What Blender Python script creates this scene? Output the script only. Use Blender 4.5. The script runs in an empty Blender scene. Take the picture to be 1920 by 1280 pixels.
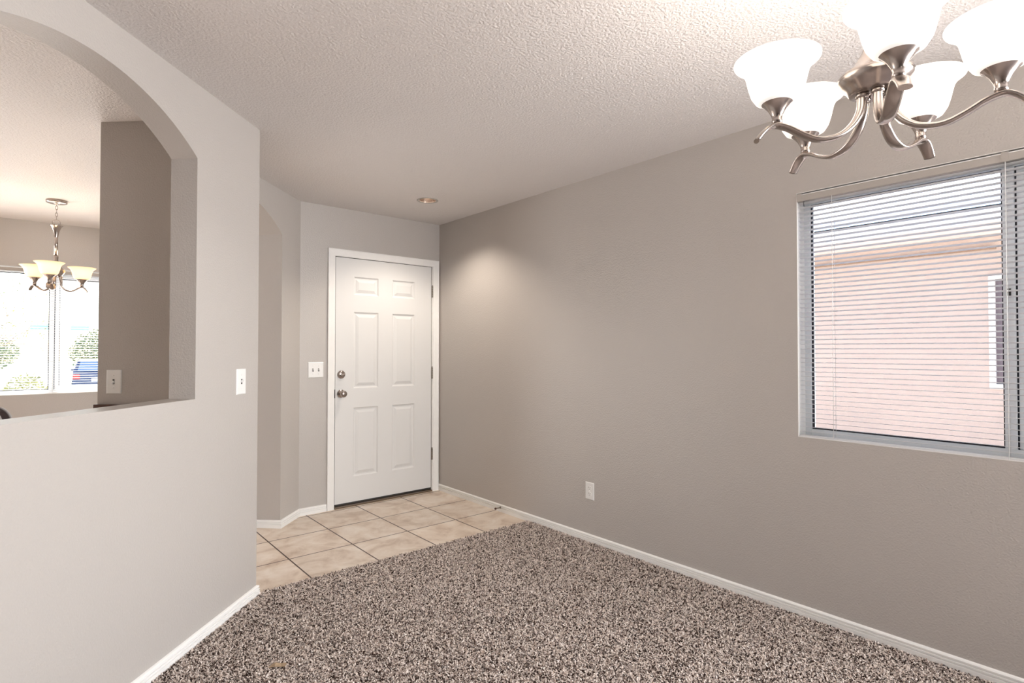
import bpy, bmesh, math, random
import numpy as np
from mathutils import Vector, Matrix

S = bpy.context.scene
COL = S.collection
PI = math.pi
R2 = math.sqrt(2.0)

# ------------------------------------------------------------------ camera
CAM_H = 1.285
F_PX, YAW, PITCH, ROLL = 1043.13, math.radians(40.325), math.radians(0.9375), math.radians(0.043)
fw = Vector((math.sin(YAW) * math.cos(PITCH), math.cos(YAW) * math.cos(PITCH), math.sin(PITCH)))
rt = fw.cross(Vector((0, 0, 1))).normalized()
up = rt.cross(fw)
rt2 = rt * math.cos(ROLL) + up * math.sin(ROLL)
up2 = up * math.cos(ROLL) - rt * math.sin(ROLL)
cam_data = bpy.data.cameras.new('camera')
cam = bpy.data.objects.new('camera', cam_data)
COL.objects.link(cam)
cam_data.sensor_width = 36.0
cam_data.lens = F_PX / 1920.0 * 36.0
cam_data.clip_start = 0.05
cam_data.clip_end = 400
M3 = Matrix((rt2, up2, -fw)).transposed()
cam.matrix_world = Matrix.Translation((0, 0, CAM_H)) @ M3.to_4x4()
S.camera = cam

# ------------------------------------------------------------------ view, world, sun, added fill lamps
S.view_settings.view_transform = 'Standard'
S.view_settings.look = 'None'
S.view_settings.gamma = 1.0
S.view_settings.exposure = 0.0
S.view_settings.use_curve_mapping = False

world = bpy.data.worlds.new('sky')
S.world = world
world.use_nodes = True
wn = world.node_tree
bg = wn.nodes['Background']
sky = wn.nodes.new('ShaderNodeTexSky')
sky.sky_type = 'NISHITA'
sky.sun_disc = False
sky.sun_elevation = math.radians(52)
sky.sun_rotation = math.radians(10)
sky.air_density = 1.0
sky.dust_density = 2.0
wn.links.new(sky.outputs['Color'], bg.inputs['Color'])
bg.inputs['Strength'].default_value = 0.7


def light(name, kind, loc, power, color=(1, 1, 1), direction=None, **kw):
    d = bpy.data.lights.new(name, kind)
    d.energy = power
    d.color = color
    for k, v in kw.items():
        setattr(d, k, v)
    o = bpy.data.objects.new(name, d)
    COL.objects.link(o)
    o.location = loc
    if direction is not None:
        o.rotation_euler = Vector(direction).to_track_quat('-Z', 'Y').to_euler()
    return o


SUN_DIR = Vector((-0.12, -0.72, -0.68))
light('sun', 'SUN', (0, 0, 12), 18.0, (1.0, 0.95, 0.88), SUN_DIR, angle=math.radians(0.6))
light('side_fill', 'AREA', (3.05, -1.7, 1.45), 110, (0.98, 0.985, 0.99), (-2.1, 4.8, -0.05), shape='RECTANGLE', size=1.9, size_y=1.3, spread=math.radians(105))  # added lamp, stands in for daylight through an invented right-wall opening
# added lamps standing in for daylight at invented rear and kitchen-front openings
light('rear_fill', 'AREA', (1.75, -4.35, 1.25), 26, (0.98, 0.985, 1.0), (-0.1, 1, 0.06), shape='RECTANGLE', size=1.7, size_y=2.0)
light('kitchen_fill', 'AREA', (-2.4, 6.95, 1.25), 95, (1.0, 0.98, 0.96), (0.28, -1, 0.28), shape='RECTANGLE', size=2.3, size_y=1.7)


# ------------------------------------------------------------------ materials
def nodes_of(name):
    m = bpy.data.materials.new(name)
    m.use_nodes = True
    nt = m.node_tree
    return m, nt, nt.nodes['Principled BSDF']


def setv(p, **kw):
    for k, v in kw.items():
        p.inputs[k.replace('_', ' ')].default_value = v


def mat(name, color, rough=0.6, metal=0.0, bump=None, vary=None, spec=0.5, emit=None):
    """bump = (scale, detail, strength, distance); vary = (scale, amount)"""
    m, nt, p = nodes_of(name)
    c = (*color, 1)
    setv(p, Base_Color=c, Roughness=rough, Metallic=metal)
    p.inputs['Specular IOR Level'].default_value = spec
    tc = nt.nodes.new('ShaderNodeTexCoord')
    geo = nt.nodes.new('ShaderNodeNewGeometry')
    if bump:
        n = nt.nodes.new('ShaderNodeTexNoise')
        n.inputs['Scale'].default_value = bump[0]
        n.inputs['Detail'].default_value = bump[1]
        b = nt.nodes.new('ShaderNodeBump')
        b.inputs['Strength'].default_value = bump[2]
        b.inputs['Distance'].default_value = bump[3]
        nt.links.new(geo.outputs['Position'], n.inputs['Vector'])
        nt.links.new(n.outputs['Fac'], b.inputs['Height'])
        nt.links.new(b.outputs['Normal'], p.inputs['Normal'])
    if vary:
        n = nt.nodes.new('ShaderNodeTexNoise')
        n.inputs['Scale'].default_value = vary[0]
        n.inputs['Detail'].default_value = 4
        r = nt.nodes.new('ShaderNodeMapRange')
        r.inputs['From Min'].default_value = 0.3
        r.inputs['From Max'].default_value = 0.7
        r.inputs['To Min'].default_value = 1 - vary[1]
        r.inputs['To Max'].default_value = 1 + vary[1]
        mx = nt.nodes.new('ShaderNodeMix')
        mx.data_type = 'RGBA'
        mx.blend_type = 'MULTIPLY'
        mx.inputs[0].default_value = 1
        mx.inputs[6].default_value = c
        nt.links.new(geo.outputs['Position'], n.inputs['Vector'])
        nt.links.new(n.outputs['Fac'], r.inputs['Value'])
        nt.links.new(r.outputs['Result'], mx.inputs[7])
        nt.links.new(mx.outputs[2], p.inputs['Base Color'])
    if emit:
        p.inputs['Emission Color'].default_value = (*emit[0], 1)
        p.inputs['Emission Strength'].default_value = emit[1]
    return m


PAINT = (0.50, 0.464, 0.433)
M = {}
M['paint'] = mat('wall_paint', PAINT, 0.36, bump=(135, 2.0, 0.55, 0.0035), spec=0.5)
M['ceiling'] = mat('ceiling_paint', (0.75, 0.71, 0.69), 0.42, bump=(100, 3.0, 1.0, 0.005), spec=0.45)
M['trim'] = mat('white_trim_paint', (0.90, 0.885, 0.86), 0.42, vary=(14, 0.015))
M['door'] = mat('white_door_paint', (0.76, 0.75, 0.735), 0.5, bump=(220, 2, 0.12, 0.001))
M['vinyl'] = mat('white_window_vinyl', (0.84, 0.87, 0.89), 0.35)
M['headrail'] = mat('taupe_headrail', (0.44, 0.405, 0.37), 0.4)
M['gasket'] = mat('black_gasket', (0.012, 0.012, 0.02), 0.5)
M['plate'] = mat('white_plastic', (0.84, 0.83, 0.81), 0.35)
M['dark'] = mat('dark_slot', (0.02, 0.018, 0.016), 0.6)
M['nickel'] = mat('brushed_nickel', (0.43, 0.38, 0.35), 0.22, 1.0, bump=(160, 2, 0.05, 0.001))
M['nickel_dark'] = mat('aged_nickel', (0.36, 0.32, 0.28), 0.32, 1.0)
M['bronze'] = mat('bronze_threshold', (0.17, 0.125, 0.085), 0.45, 0.6)
M['sweep'] = mat('dark_rubber', (0.03, 0.027, 0.025), 0.6)
M['wood'] = mat('dark_stained_wood', (0.075, 0.026, 0.016), 0.35, vary=(22, 0.25))
M['leather'] = mat('dark_brown_leather', (0.035, 0.02, 0.022), 0.4, bump=(180, 2, 0.2, 0.001))
M['piping'] = mat('pale_piping', (0.62, 0.60, 0.60), 0.5)
M['stucco'] = mat('pink_stucco', (0.54, 0.43, 0.375), 0.9, bump=(60, 3, 0.5, 0.006), vary=(3, 0.03))
M['stucco_trim'] = mat('tan_trim', (0.30, 0.20, 0.14), 0.9)
M['fascia'] = mat('white_fascia', (0.80, 0.77, 0.74), 0.7)
M['soffit'] = mat('pinkish_soffit', (0.78, 0.71, 0.69), 0.85)
M['rooftile'] = mat('pale_roof_tile', (0.60, 0.62, 0.70), 0.85, vary=(4, 0.1))
M['screen'] = mat('dark_window_screen', (0.16, 0.125, 0.14), 0.6)
M['gravel'] = mat('desert_gravel', (0.70, 0.64, 0.57), 0.95, bump=(25, 4, 0.8, 0.02), vary=(2, 0.1))
M['asphalt'] = mat('pale_asphalt', (0.52, 0.50, 0.49), 0.9, vary=(3, 0.08))
M['leaf'] = mat('olive_leaf', (0.30, 0.31, 0.11), 0.6, vary=(9, 0.3))
M['leaf_far'] = mat('dull_green_leaf', (0.20, 0.24, 0.12), 0.6, vary=(4, 0.3))
M['bark'] = mat('grey_bark', (0.30, 0.25, 0.20), 0.9, bump=(30, 3, 0.6, 0.01))
M['carpaint'] = mat('navy_car_paint', (0.045, 0.065, 0.13), 0.25, spec=0.6)
M['carglass'] = mat('car_glass', (0.20, 0.28, 0.38), 0.08)
M['tyre'] = mat('tyre_rubber', (0.02, 0.02, 0.02), 0.8)
M['headlight'] = mat('headlight_lens', (0.8, 0.8, 0.82), 0.15)
M['taillight'] = mat('red_tail_light', (0.45, 0.02, 0.02), 0.2)
M['teal'] = mat('teal_sign', (0.25, 0.58, 0.55), 0.5)
M['scrap'] = mat('tan_scrap', (0.42, 0.30, 0.19), 0.7)
M['bulb'] = mat('lit_bulb', (1, 0.9, 0.8), 0.4, emit=((1.0, 0.86, 0.68), 9.0))
M['bulb_down'] = mat('lit_reflector_bulb', (1, 0.9, 0.8), 0.4, emit=((1.0, 0.87, 0.74), 5.0))
M['reflector'] = mat('bronze_reflector', (0.52, 0.43, 0.37), 0.25, 0.9)


def shade_glass(name, color, emit, translu):
    m, nt, p = nodes_of(name)
    out = nt.nodes['Material Output']
    setv(p, Base_Color=(*color, 1), Roughness=0.25)
    p.inputs['Emission Color'].default_value = (*color, 1)
    p.inputs['Emission Strength'].default_value = emit
    t = nt.nodes.new('ShaderNodeBsdfTranslucent')
    t.inputs['Color'].default_value = (*color, 1)
    mx = nt.nodes.new('ShaderNodeMixShader')
    mx.inputs[0].default_value = translu
    nt.links.new(p.outputs[0], mx.inputs[1])
    nt.links.new(t.outputs[0], mx.inputs[2])
    nt.links.new(mx.outputs[0], out.inputs['Surface'])
    return m


M['shade_white'] = shade_glass('lit_frosted_glass', (1.0, 0.975, 0.94), 1.15, 0.5)
M['shade_cream'] = shade_glass('lit_cream_glass', (0.95, 0.80, 0.58), 0.62, 0.55)
M['dome'] = shade_glass('lit_dome_glass', (1.0, 0.95, 0.88), 3.0, 0.4)  # glowing glass of the added fill lamp behind the camera


def pane_glass():
    m, nt, p = nodes_of('window_glass')
    out = nt.nodes['Material Output']
    nt.nodes.remove(p)
    tr = nt.nodes.new('ShaderNodeBsdfTransparent')
    tr.inputs['Color'].default_value = (0.96, 0.975, 0.98, 1)
    gl = nt.nodes.new('ShaderNodeBsdfGlossy')
    gl.inputs['Roughness'].default_value = 0.02
    fr = nt.nodes.new('ShaderNodeFresnel')
    fr.inputs['IOR'].default_value = 1.35
    mx = nt.nodes.new('ShaderNodeMixShader')
    nt.links.new(fr.outputs[0], mx.inputs[0])
    nt.links.new(tr.outputs[0], mx.inputs[1])
    nt.links.new(gl.outputs[0], mx.inputs[2])
    nt.links.new(mx.outputs[0], out.inputs['Surface'])
    return m


M['glass'] = pane_glass()


def slat_mat():
    m, nt, p = nodes_of('white_blind_slat')
    out = nt.nodes['Material Output']
    setv(p, Base_Color=(0.92, 0.92, 0.92, 1), Roughness=0.4)
    t = nt.nodes.new('ShaderNodeBsdfTranslucent')
    t.inputs['Color'].default_value = (0.93, 0.92, 0.92, 1)
    mx = nt.nodes.new('ShaderNodeMixShader')
    mx.inputs[0].default_value = 0.55
    nt.links.new(p.outputs[0], mx.inputs[1])
    nt.links.new(t.outputs[0], mx.inputs[2])
    nt.links.new(mx.outputs[0], out.inputs['Surface'])
    return m


M['slat'] = slat_mat()


def tile_mat():
    """16-inch ceramic tiles with narrow brown grout, on the world XY grid"""
    m, nt, p = nodes_of('beige_floor_tile')
    L = nt.links
    geo = nt.nodes.new('ShaderNodeNewGeometry')
    mp = nt.nodes.new('ShaderNodeMapping')
    mp.inputs['Location'].default_value = (-1.185 + 0.0, -3.517, 0)
    L.new(geo.outputs['Position'], mp.inputs['Vector'])
    br = nt.nodes.new('ShaderNodeTexBrick')
    br.offset = 0
    br.squash = 1
    br.inputs['Scale'].default_value = 1
    br.inputs['Brick Width'].default_value = 0.413
    br.inputs['Row Height'].default_value = 0.408
    br.inputs['Mortar Size'].default_value = 0.0046
    br.inputs['Mortar Smooth'].default_value = 0.1
    br.inputs['Bias'].default_value = 0
    br.inputs['Color1'].default_value = (0.94, 0.94, 0.94, 1)
    br.inputs['Color2'].default_value = (1.06, 1.05, 1.04, 1)
    br.inputs['Mortar'].default_value = (1, 1, 1, 1)
    L.new(mp.outputs[0], br.inputs['Vector'])
    n1 = nt.nodes.new('ShaderNodeTexNoise')
    n1.inputs['Scale'].default_value = 5.5
    n1.inputs['Detail'].default_value = 7
    n1.inputs['Roughness'].default_value = 0.62
    n1.inputs['Distortion'].default_value = 0.6
    L.new(geo.outputs['Position'], n1.inputs['Vector'])
    cr = nt.nodes.new('ShaderNodeValToRGB')
    e = cr.color_ramp.elements
    e[0].position, e[0].color = 0.33, (0.54, 0.42, 0.325, 1)
    e[1].position, e[1].color = 0.66, (0.80, 0.72, 0.63, 1)
    k = cr.color_ramp.elements.new(0.5)
    k.color = (0.71, 0.605, 0.50, 1)
    L.new(n1.outputs['Fac'], cr.inputs[0])
    mul = nt.nodes.new('ShaderNodeMix')
    mul.data_type = 'RGBA'
    mul.blend_type = 'MULTIPLY'
    mul.inputs[0].default_value = 1
    L.new(cr.outputs[0], mul.inputs[6])
    L.new(br.outputs['Color'], mul.inputs[7])
    mx = nt.nodes.new('ShaderNodeMix')
    mx.data_type = 'RGBA'
    L.new(br.outputs['Fac'], mx.inputs[0])
    L.new(mul.outputs[2], mx.inputs[6])
    mx.inputs[7].default_value = (0.06, 0.03, 0.02, 1)
    L.new(mx.outputs[2], p.inputs['Base Color'])
    b = nt.nodes.new('ShaderNodeBump')
    b.invert = True
    b.inputs['Strength'].default_value = 0.5
    b.inputs['Distance'].default_value = 0.002
    L.new(br.outputs['Fac'], b.inputs['Height'])
    L.new(b.outputs[0], p.inputs['Normal'])
    p.inputs['Roughness'].default_value = 0.42
    return m


M['tile'] = tile_mat()


def ramp_colors(cr):
    e = cr.color_ramp.elements
    cr.color_ramp.interpolation = 'LINEAR'
    e[0].position, e[0].color = 0.0, (0.030, 0.017, 0.013, 1)
    e[1].position, e[1].color = 1.0, (0.96, 0.86, 0.79, 1)
    for pos, c in ((0.24, (0.06, 0.037, 0.030, 1)), (0.35, (0.45, 0.36, 0.32, 1)), (0.60, (0.79, 0.685, 0.62, 1))):
        k = e.new(pos)
        k.color = c


def carpet_mats():
    m, nt, p = nodes_of('carpet_yarn')
    L = nt.links
    geo = nt.nodes.new('ShaderNodeNewGeometry')
    cr = nt.nodes.new('ShaderNodeValToRGB')
    ramp_colors(cr)
    L.new(geo.outputs['Random Per Island'], cr.inputs[0])
    L.new(cr.outputs[0], p.inputs['Base Color'])
    setv(p, Roughness=0.95)
    p.inputs['Specular IOR Level'].default_value = 0.1
    m2, nt, p = nodes_of('carpet_backing')
    L = nt.links
    geo = nt.nodes.new('ShaderNodeNewGeometry')
    n = nt.nodes.new('ShaderNodeTexVoronoi')
    n.inputs['Scale'].default_value = 160
    cr = nt.nodes.new('ShaderNodeValToRGB')
    ramp_colors(cr)
    sep = nt.nodes.new('ShaderNodeSeparateColor')
    L.new(geo.outputs['Position'], n.inputs['Vector'])
    L.new(n.outputs['Color'], sep.inputs[0])
    L.new(sep.outputs[0], cr.inputs[0])
    L.new(cr.outputs[0], p.inputs['Base Color'])
    setv(p, Roughness=0.95)
    p.inputs['Specular IOR Level'].default_value = 0.1
    return m, m2


M['yarn'], M['backing'] = carpet_mats()


# ------------------------------------------------------------------ mesh helpers
class MB:
    def __init__(self):
        self.v, self.f, self.sm = [], [], []

    def add(self, verts, faces, smooth=False):
        o = len(self.v)
        self.v += [tuple(q) for q in verts]
        self.f += [tuple(o + i for i in q) for q in faces]
        self.sm += [smooth] * len(faces)
        return self

    def box(self, x0, x1, y0, y1, z0, z1, fr=None):
        P = [(x, y, z) for x in (x0, x1) for y in (y0, y1) for z in (z0, z1)]
        if fr:
            P = [fr(*q) for q in P]
        F = [(0, 1, 3, 2), (4, 6, 7, 5), (0, 4, 5, 1), (2, 3, 7, 6), (0, 2, 6, 4), (1, 5, 7, 3)]
        return self.add(P, F)

    def quad(self, a, b, c, d, smooth=False):
        return self.add([a, b, c, d], [(0, 1, 2, 3)], smooth)

    def prism(self, pts, z0, z1):
        n = len(pts)
        V = [(x, y, z0) for x, y in pts] + [(x, y, z1) for x, y in pts]
        F = [tuple(range(n))[::-1], tuple(range(n, 2 * n))]
        F += [(i, (i + 1) % n, n + (i + 1) % n, n + i) for i in range(n)]
        return self.add(V, F)

    def lathe(self, prof, c=(0, 0, 0), ax=(0, 0, 1), seg=32, smooth=True, sq=(1, 1)):
        ax = Vector(ax).normalized()
        h = Vector((1, 0, 0)) if abs(ax.x) < 0.9 else Vector((0, 1, 0))
        u = (h - ax * h.dot(ax)).normalized()
        w = ax.cross(u)
        c = Vector(c)
        V, F = [], []
        for r, z in prof:
            for i in range(seg):
                a = 2 * PI * i / seg
                V.append(c + ax * z + u * (r * sq[0] * math.cos(a)) + w * (r * sq[1] * math.sin(a)))
        for j in range(len(prof) - 1):
            for i in range(seg):
                k = (i + 1) % seg
                F.append((j * seg + i, j * seg + k, (j + 1) * seg + k, (j + 1) * seg + i))
        return self.add(V, F, smooth)

    def sweep(self, path, rad, seg=14, flat=None, side=None, cap=True, closed=False):
        """tube along path; rad = radius list (thickness), flat = width list along the side vector"""
        P = [Vector(q) for q in path]
        n = len(P)
        V, F = [], []
        for i, q in enumerate(P):
            if closed:
                t = (P[(i + 1) % n] - P[i - 1]).normalized()
            else:
                t = (P[min(i + 1, n - 1)] - P[max(i - 1, 0)]).normalized()
            s = Vector(side) if side is not None else (Vector((0, 0, 1)) if abs(t.z) < 0.9 else Vector((1, 0, 0)))
            s = (s - t * s.dot(t)).normalized()
            w = t.cross(s)
            r = rad[i] if hasattr(rad, '__len__') else rad
            fl = (flat[i] if hasattr(flat, '__len__') else flat) if flat is not None else r
            for k in range(seg):
                a = 2 * PI * k / seg
                V.append(q + s * (fl * math.cos(a)) + w * (r * math.sin(a)))
        m = n if closed else n - 1
        for i in range(m):
            for k in range(seg):
                j, k2 = (i + 1) % n, (k + 1) % seg
                F.append((i * seg + k, i * seg + k2, j * seg + k2, j * seg + k))
        self.add(V, F, True)
        if cap and not closed:
            o = len(self.v) - n * seg
            self.f += [tuple(o + k for k in range(seg))[::-1], tuple(o + (n - 1) * seg + k for k in range(seg))]
            self.sm += [False, False]
        return self

    def build(self, name, m, parent=None, bevel=0.0):
        me = bpy.data.meshes.new(name)
        me.from_pydata(self.v, [], self.f)
        bm = bmesh.new()
        bm.from_mesh(me)
        bmesh.ops.recalc_face_normals(bm, faces=bm.faces)
        bm.to_mesh(me)
        bm.free()
        me.polygons.foreach_set('use_smooth', self.sm)
        me.materials.append(m if not isinstance(m, str) else M[m])
        o = bpy.data.objects.new(name, me)
        COL.objects.link(o)
        if parent is not None:
            o.parent = parent
        if bevel:
            b = o.modifiers.new('bevel', 'BEVEL')
            b.width = bevel
            b.segments = 2
            b.limit_method = 'ANGLE'
        return o


def tag(o, label=None, cat=None, group=None, kind=None):
    for k, v in (('label', label), ('category', cat), ('group', group), ('kind', kind)):
        if v:
            o[k] = v
    return o


def thing(name, label=None, cat=None, loc=(0, 0, 0), rz=0, group=None, kind=None):
    o = bpy.data.objects.new(name, None)
    o.empty_display_size = 0.1
    COL.objects.link(o)
    o.location = loc
    o.rotation_euler = (0, 0, rz)
    return tag(o, label, cat, group, kind)


def struct(o, label):
    return tag(o, label, kind='structure', cat='room part')


def smooth_path(pts, n=8):
    """Catmull-Rom through pts"""
    P = [Vector(p) for p in pts]
    P = [P[0] * 2 - P[1]] + P + [P[-1] * 2 - P[-2]]
    out = []
    for i in range(1, len(P) - 2):
        a, b, c, d = P[i - 1], P[i], P[i + 1], P[i + 2]
        for k in range(n):
            t = k / n
            out.append(0.5 * ((2 * b) + (c - a) * t + (2 * a - 5 * b + 4 * c - d) * t * t + (3 * b - a - 3 * c + d) * t ** 3))
    out.append(P[-2])
    return out


# plan frame of the 45-degree walls: s runs along them, n across (towards the room)
def sn(s, n, z=0.0):
    return ((s + n) / R2, (s - n) / R2, z)


def sn2(s, n):
    return ((s + n) / R2, (s - n) / R2)


# ------------------------------------------------------------------ room dimensions
XR, YD, CZ, YN = 2.828, 4.378, 2.453, 6.63
XL, YB = -4.6, -4.2
N1, N0 = -1.5735, -1.695          # left wall faces
SG0, SG1 = 2.651, 2.815           # stub wall faces
NA, NB = -2.003, -2.331           # entry arch wall faces
ARC_R, SPR, APEX = 0.928, 2.128, 2.305


def arc_z(s, mid):
    return APEX - ARC_R + math.sqrt(max(ARC_R ** 2 - (s - mid) ** 2, 0))


# ------------------------------------------------------------------ floor, carpet
fl = MB().box(XL - 0.16, XR + 0.16, YB - 0.16, YN + 0.16, -0.12, 0.0).build('floor', 'tile')
struct(fl, 'beige ceramic tile floor of the entry and kitchen with brown grout lines')


def build_carpet():
    CE = 3.128                                   # edge against the tiles
    t = 0.0135
    a = sn2(SG1 + 0.013, N1 + t)                 # wall corner
    pts = [(XR - t, CE), (XR - t, YB), (XL, YB), sn2(-4.92, N1 + t), (CE + (N1 + t) * R2, CE)]
    b = MB().prism(pts, 0.0005, 0.004)
    nb = len(b.f)
    rng = np.random.default_rng(7)
    # individual tufts over the part of the carpet that can be seen
    N = 430000
    x = rng.uniform(-0.9, XR - t, N)
    y = rng.uniform(-0.15, CE, N)
    keep = ((x - y) / R2 > N1 + t + 0.002) & (x < XR - t - 0.002) & (y < CE + rng.normal(0, 0.004, N))
    vis = (x * math.sin(YAW) + y * math.cos(YAW)) > 1.25
    keep &= vis
    x, y = x[keep], y[keep]
    n = len(x)
    ang = rng.uniform(0, 2 * PI, n)
    lean = rng.uniform(0.003, 0.0110, n)
    ht = rng.uniform(0.006, 0.0125, n)
    wd = rng.uniform(0.0015, 0.0029, n)
    dx, dy = np.cos(ang), np.sin(ang)
    tw = rng.uniform(-0.9, 0.9, n)
    px, py = -np.sin(ang + tw), np.cos(ang + tw)
    V = np.zeros((n, 8, 3))
    for i, (f, h, wk) in enumerate(((0.0, 0.0, 0.8), (0.25, 0.62, 1.0), (0.75, 1.0, 1.0), (1.35, 0.86, 0.55))):
        cx, cy = x + dx * lean * f, y + dy * lean * f
        for j, sg in enumerate((-1, 1)):
            V[:, i * 2 + j, 0] = cx + px * wd * wk * sg
            V[:, i * 2 + j, 1] = cy + py * wd * wk * sg
            V[:, i * 2 + j, 2] = 0.0015 + ht * h
    nv0 = len(b.v)
    verts = np.concatenate([np.array(b.v), V.reshape(-1, 3)])
    base = nv0 + np.arange(n)[:, None, None] * 8
    q = np.array([[0, 1, 3, 2], [2, 3, 5, 4], [4, 5, 7, 6]])[None]
    quads = (base + q).reshape(-1)
    loops = np.concatenate([np.array([i for f in b.f for i in f]), quads])
    tot = np.concatenate([np.array([len(f) for f in b.f]), np.full(n * 3, 4)])
    start = np.concatenate([[0], np.cumsum(tot)[:-1]])
    me = bpy.data.meshes.new('carpet')
    me.vertices.add(len(verts))
    me.vertices.foreach_set('co', verts.astype(np.float32).ravel())
    me.loops.add(len(loops))
    me.loops.foreach_set('vertex_index', loops.astype(np.int32))
    me.polygons.add(len(tot))
    me.polygons.foreach_set('loop_start', start.astype(np.int32))
    mi = np.ones(len(tot), np.int32)
    mi[:nb] = 0
    me.polygons.foreach_set('material_index', mi)
    me.polygons.foreach_set('use_smooth', mi.astype(bool))
    me.materials.append(M['backing'])
    me.materials.append(M['yarn'])
    me.update(calc_edges=True)
    me.validate()
    o = bpy.data.objects.new('carpet', me)
    COL.objects.link(o)
    tag(o, 'speckled brown and beige twist pile carpet covering the room floor', 'carpet', kind='stuff')


build_carpet()

# ------------------------------------------------------------------ ceiling with a hole for the downlight
DLX, DLY, DLR = 2.289, 3.714, 0.066


def build_ceiling():
    b = MB()
    x0, x1, y0, y1 = XL - 0.16, XR + 0.16, YB - 0.16, YN + 0.16
    h = 0.2
    a0, a1, c0, c1 = DLX - h, DLX + h, DLY - h, DLY + h
    z = CZ
    b.quad((x0, y0, z), (a0, y0, z), (a0, y1, z), (x0, y1, z))
    b.quad((a1, y0, z), (x1, y0, z), (x1, y1, z), (a1, y1, z))
    b.quad((a0, y0, z), (a1, y0, z), (a1, c0, z), (a0, c0, z))
    b.quad((a0, c1, z), (a1, c1, z), (a1, y1, z), (a0, y1, z))
    n = 48
    cir, sqr = [], []
    for i in range(n):
        a = 2 * PI * i / n + PI / 4
        c, s = math.cos(a), math.sin(a)
        k = h / max(abs(c), abs(s))
        cir.append((DLX + DLR * c, DLY + DLR * s, z))
        sqr.append((DLX + k * c, DLY + k * s, z))
    b.add(cir + sqr, [(i, (i + 1) % n, n + (i + 1) % n, n + i) for i in range(n)])
    o = b.build('ceiling', 'ceiling')
    t = MB().box(x0, x1, y0, y1, z + 0.16, z + 0.2).build('roof_deck', 'ceiling', o)
    sk = MB()
    for q in ((x0, x0 + 0.02, y0, y1), (x1 - 0.02, x1, y0, y1), (x0 + 0.02, x1 - 0.02, y0, y0 + 0.02), (x0 + 0.02, x1 - 0.02, y1 - 0.02, y1)):
        sk.box(*q, z, z + 0.16)
    sk.build('roof_edge', 'fascia', o)
    struct(o, 'textured grey white ceiling over the room and the entry')


build_ceiling()


# ------------------------------------------------------------------ walls
def rect_wall(name, fr, u0, u1, t, holes, label, z1=CZ):
    """wall in a frame fr(u, v, z); v from 0 (room side) to t; holes = [(a, b, za, zb)]"""
    b = MB()
    us = sorted({u0, u1, *[h[0] for h in holes], *[h[1] for h in holes]})
    for a, c in zip(us[:-1], us[1:]):
        spans = [(0, z1)]
        for h in holes:
            if h[0] <= a + 1e-6 and c <= h[1] + 1e-6:
                new = []
                for p, q in spans:
                    if h[2] > p:
                        new.append((p, min(q, h[2])))
                    if h[3] < q:
                        new.append((max(p, h[3]), q))
                spans = new
        for p, q in spans:
            b.box(a, c, 0, t, p, q, fr)
    return struct(b.build(name, 'paint'), label)


def fr_right(u, v, z):
    return (XR + v, 1.172 - u, z)


def fr_front(u, v, z):
    return (u, YD + v, z)


def fr_nook(u, v, z):
    return (u, YN + v, z)


def fr_back(u, v, z):
    return (u, YB - v, z)


def fr_far(u, v, z):
    return (XL - v, u, z)


WZ0, WZ1, WW = 0.866, 2.058, 1.552
rect_wall('wall_right', fr_right, 1.172 - YD - 0.16, 1.172 - YB, 0.16, [(0, WW, WZ0, WZ1), (1.872, 3.872, 0.75, 2.15)], 'long grey wall on the right with the large window')  # second opening is added for the side fill lamp
DX0, DX1, DZ = 1.812, 2.768, 2.072
rect_wall('wall_front', fr_front, 1.545, XR, 0.16, [(DX0, DX1, -1, DZ)], 'grey entry wall holding the white front door')
KX0, KW, KZ0, KZ1 = -0.95, 2.066, 0.886, 2.034
rect_wall('wall_kitchen', fr_nook, XL, 1.545, 0.16, [(KX0, KX0 + KW, KZ0, KZ1), (-3.5, -1.35, 0.15, 2.034)], 'grey kitchen wall with the window behind the small chandelier')  # second opening is added for the kitchen fill lamp
rect_wall('wall_back', fr_back, XL, XR, 0.16, [(0.85, 2.65, 0.0, 2.15)], 'wall behind the camera with an opening added for fill light')  # opening invented to let the rear fill lamp in
rect_wall('wall_far', fr_far, YB - 0.16, YN + 0.16, 0.16, [], 'outer wall on the far kitchen side')
struct(MB().prism([(1.545, YD), (1.545, YN), (1.313, YN), (1.313, YD + 0.2321)], 0, CZ).build('wall_side', 'paint'), 'kitchen side wall behind the entry')


def arch_wall(name, s0, s1, a, b_, sill, n0, n1, label):
    mid = (a + b_) / 2
    m = MB()

    def slab(p, q, z0, z1):
        m.box(p, q, n0, n1, z0, z1, lambda s, n, z: sn(s, n, z))
    if s0 < a:
        slab(s0, a, 0, CZ)
    if b_ < s1:
        slab(b_, s1, 0, CZ)
    if sill > 0:
        slab(a, b_, 0, sill)
    k = 40
    ss = [a + (b_ - a) * i / k for i in range(k + 1)]
    zz = [arc_z(s, mid) for s in ss]
    for i in range(k):
        p, q, zp, zq = ss[i], ss[i + 1], zz[i], zz[i + 1]
        for n in (n0, n1):
            m.quad(sn(p, n, zp), sn(q, n, zq), sn(q, n, CZ), sn(p, n, CZ))
        m.quad(sn(p, n0, CZ), sn(q, n0, CZ), sn(q, n1, CZ), sn(p, n1, CZ))
    V, F = [], []
    for i in range(k + 1):
        V += [sn(ss[i], n0, zz[i]), sn(ss[i], n1, zz[i])]
    F = [(2 * i, 2 * i + 1, 2 * i + 3, 2 * i + 2) for i in range(k)]
    m.add(V, F, True)
    return struct(m.build(name, 'paint'), label)


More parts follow.
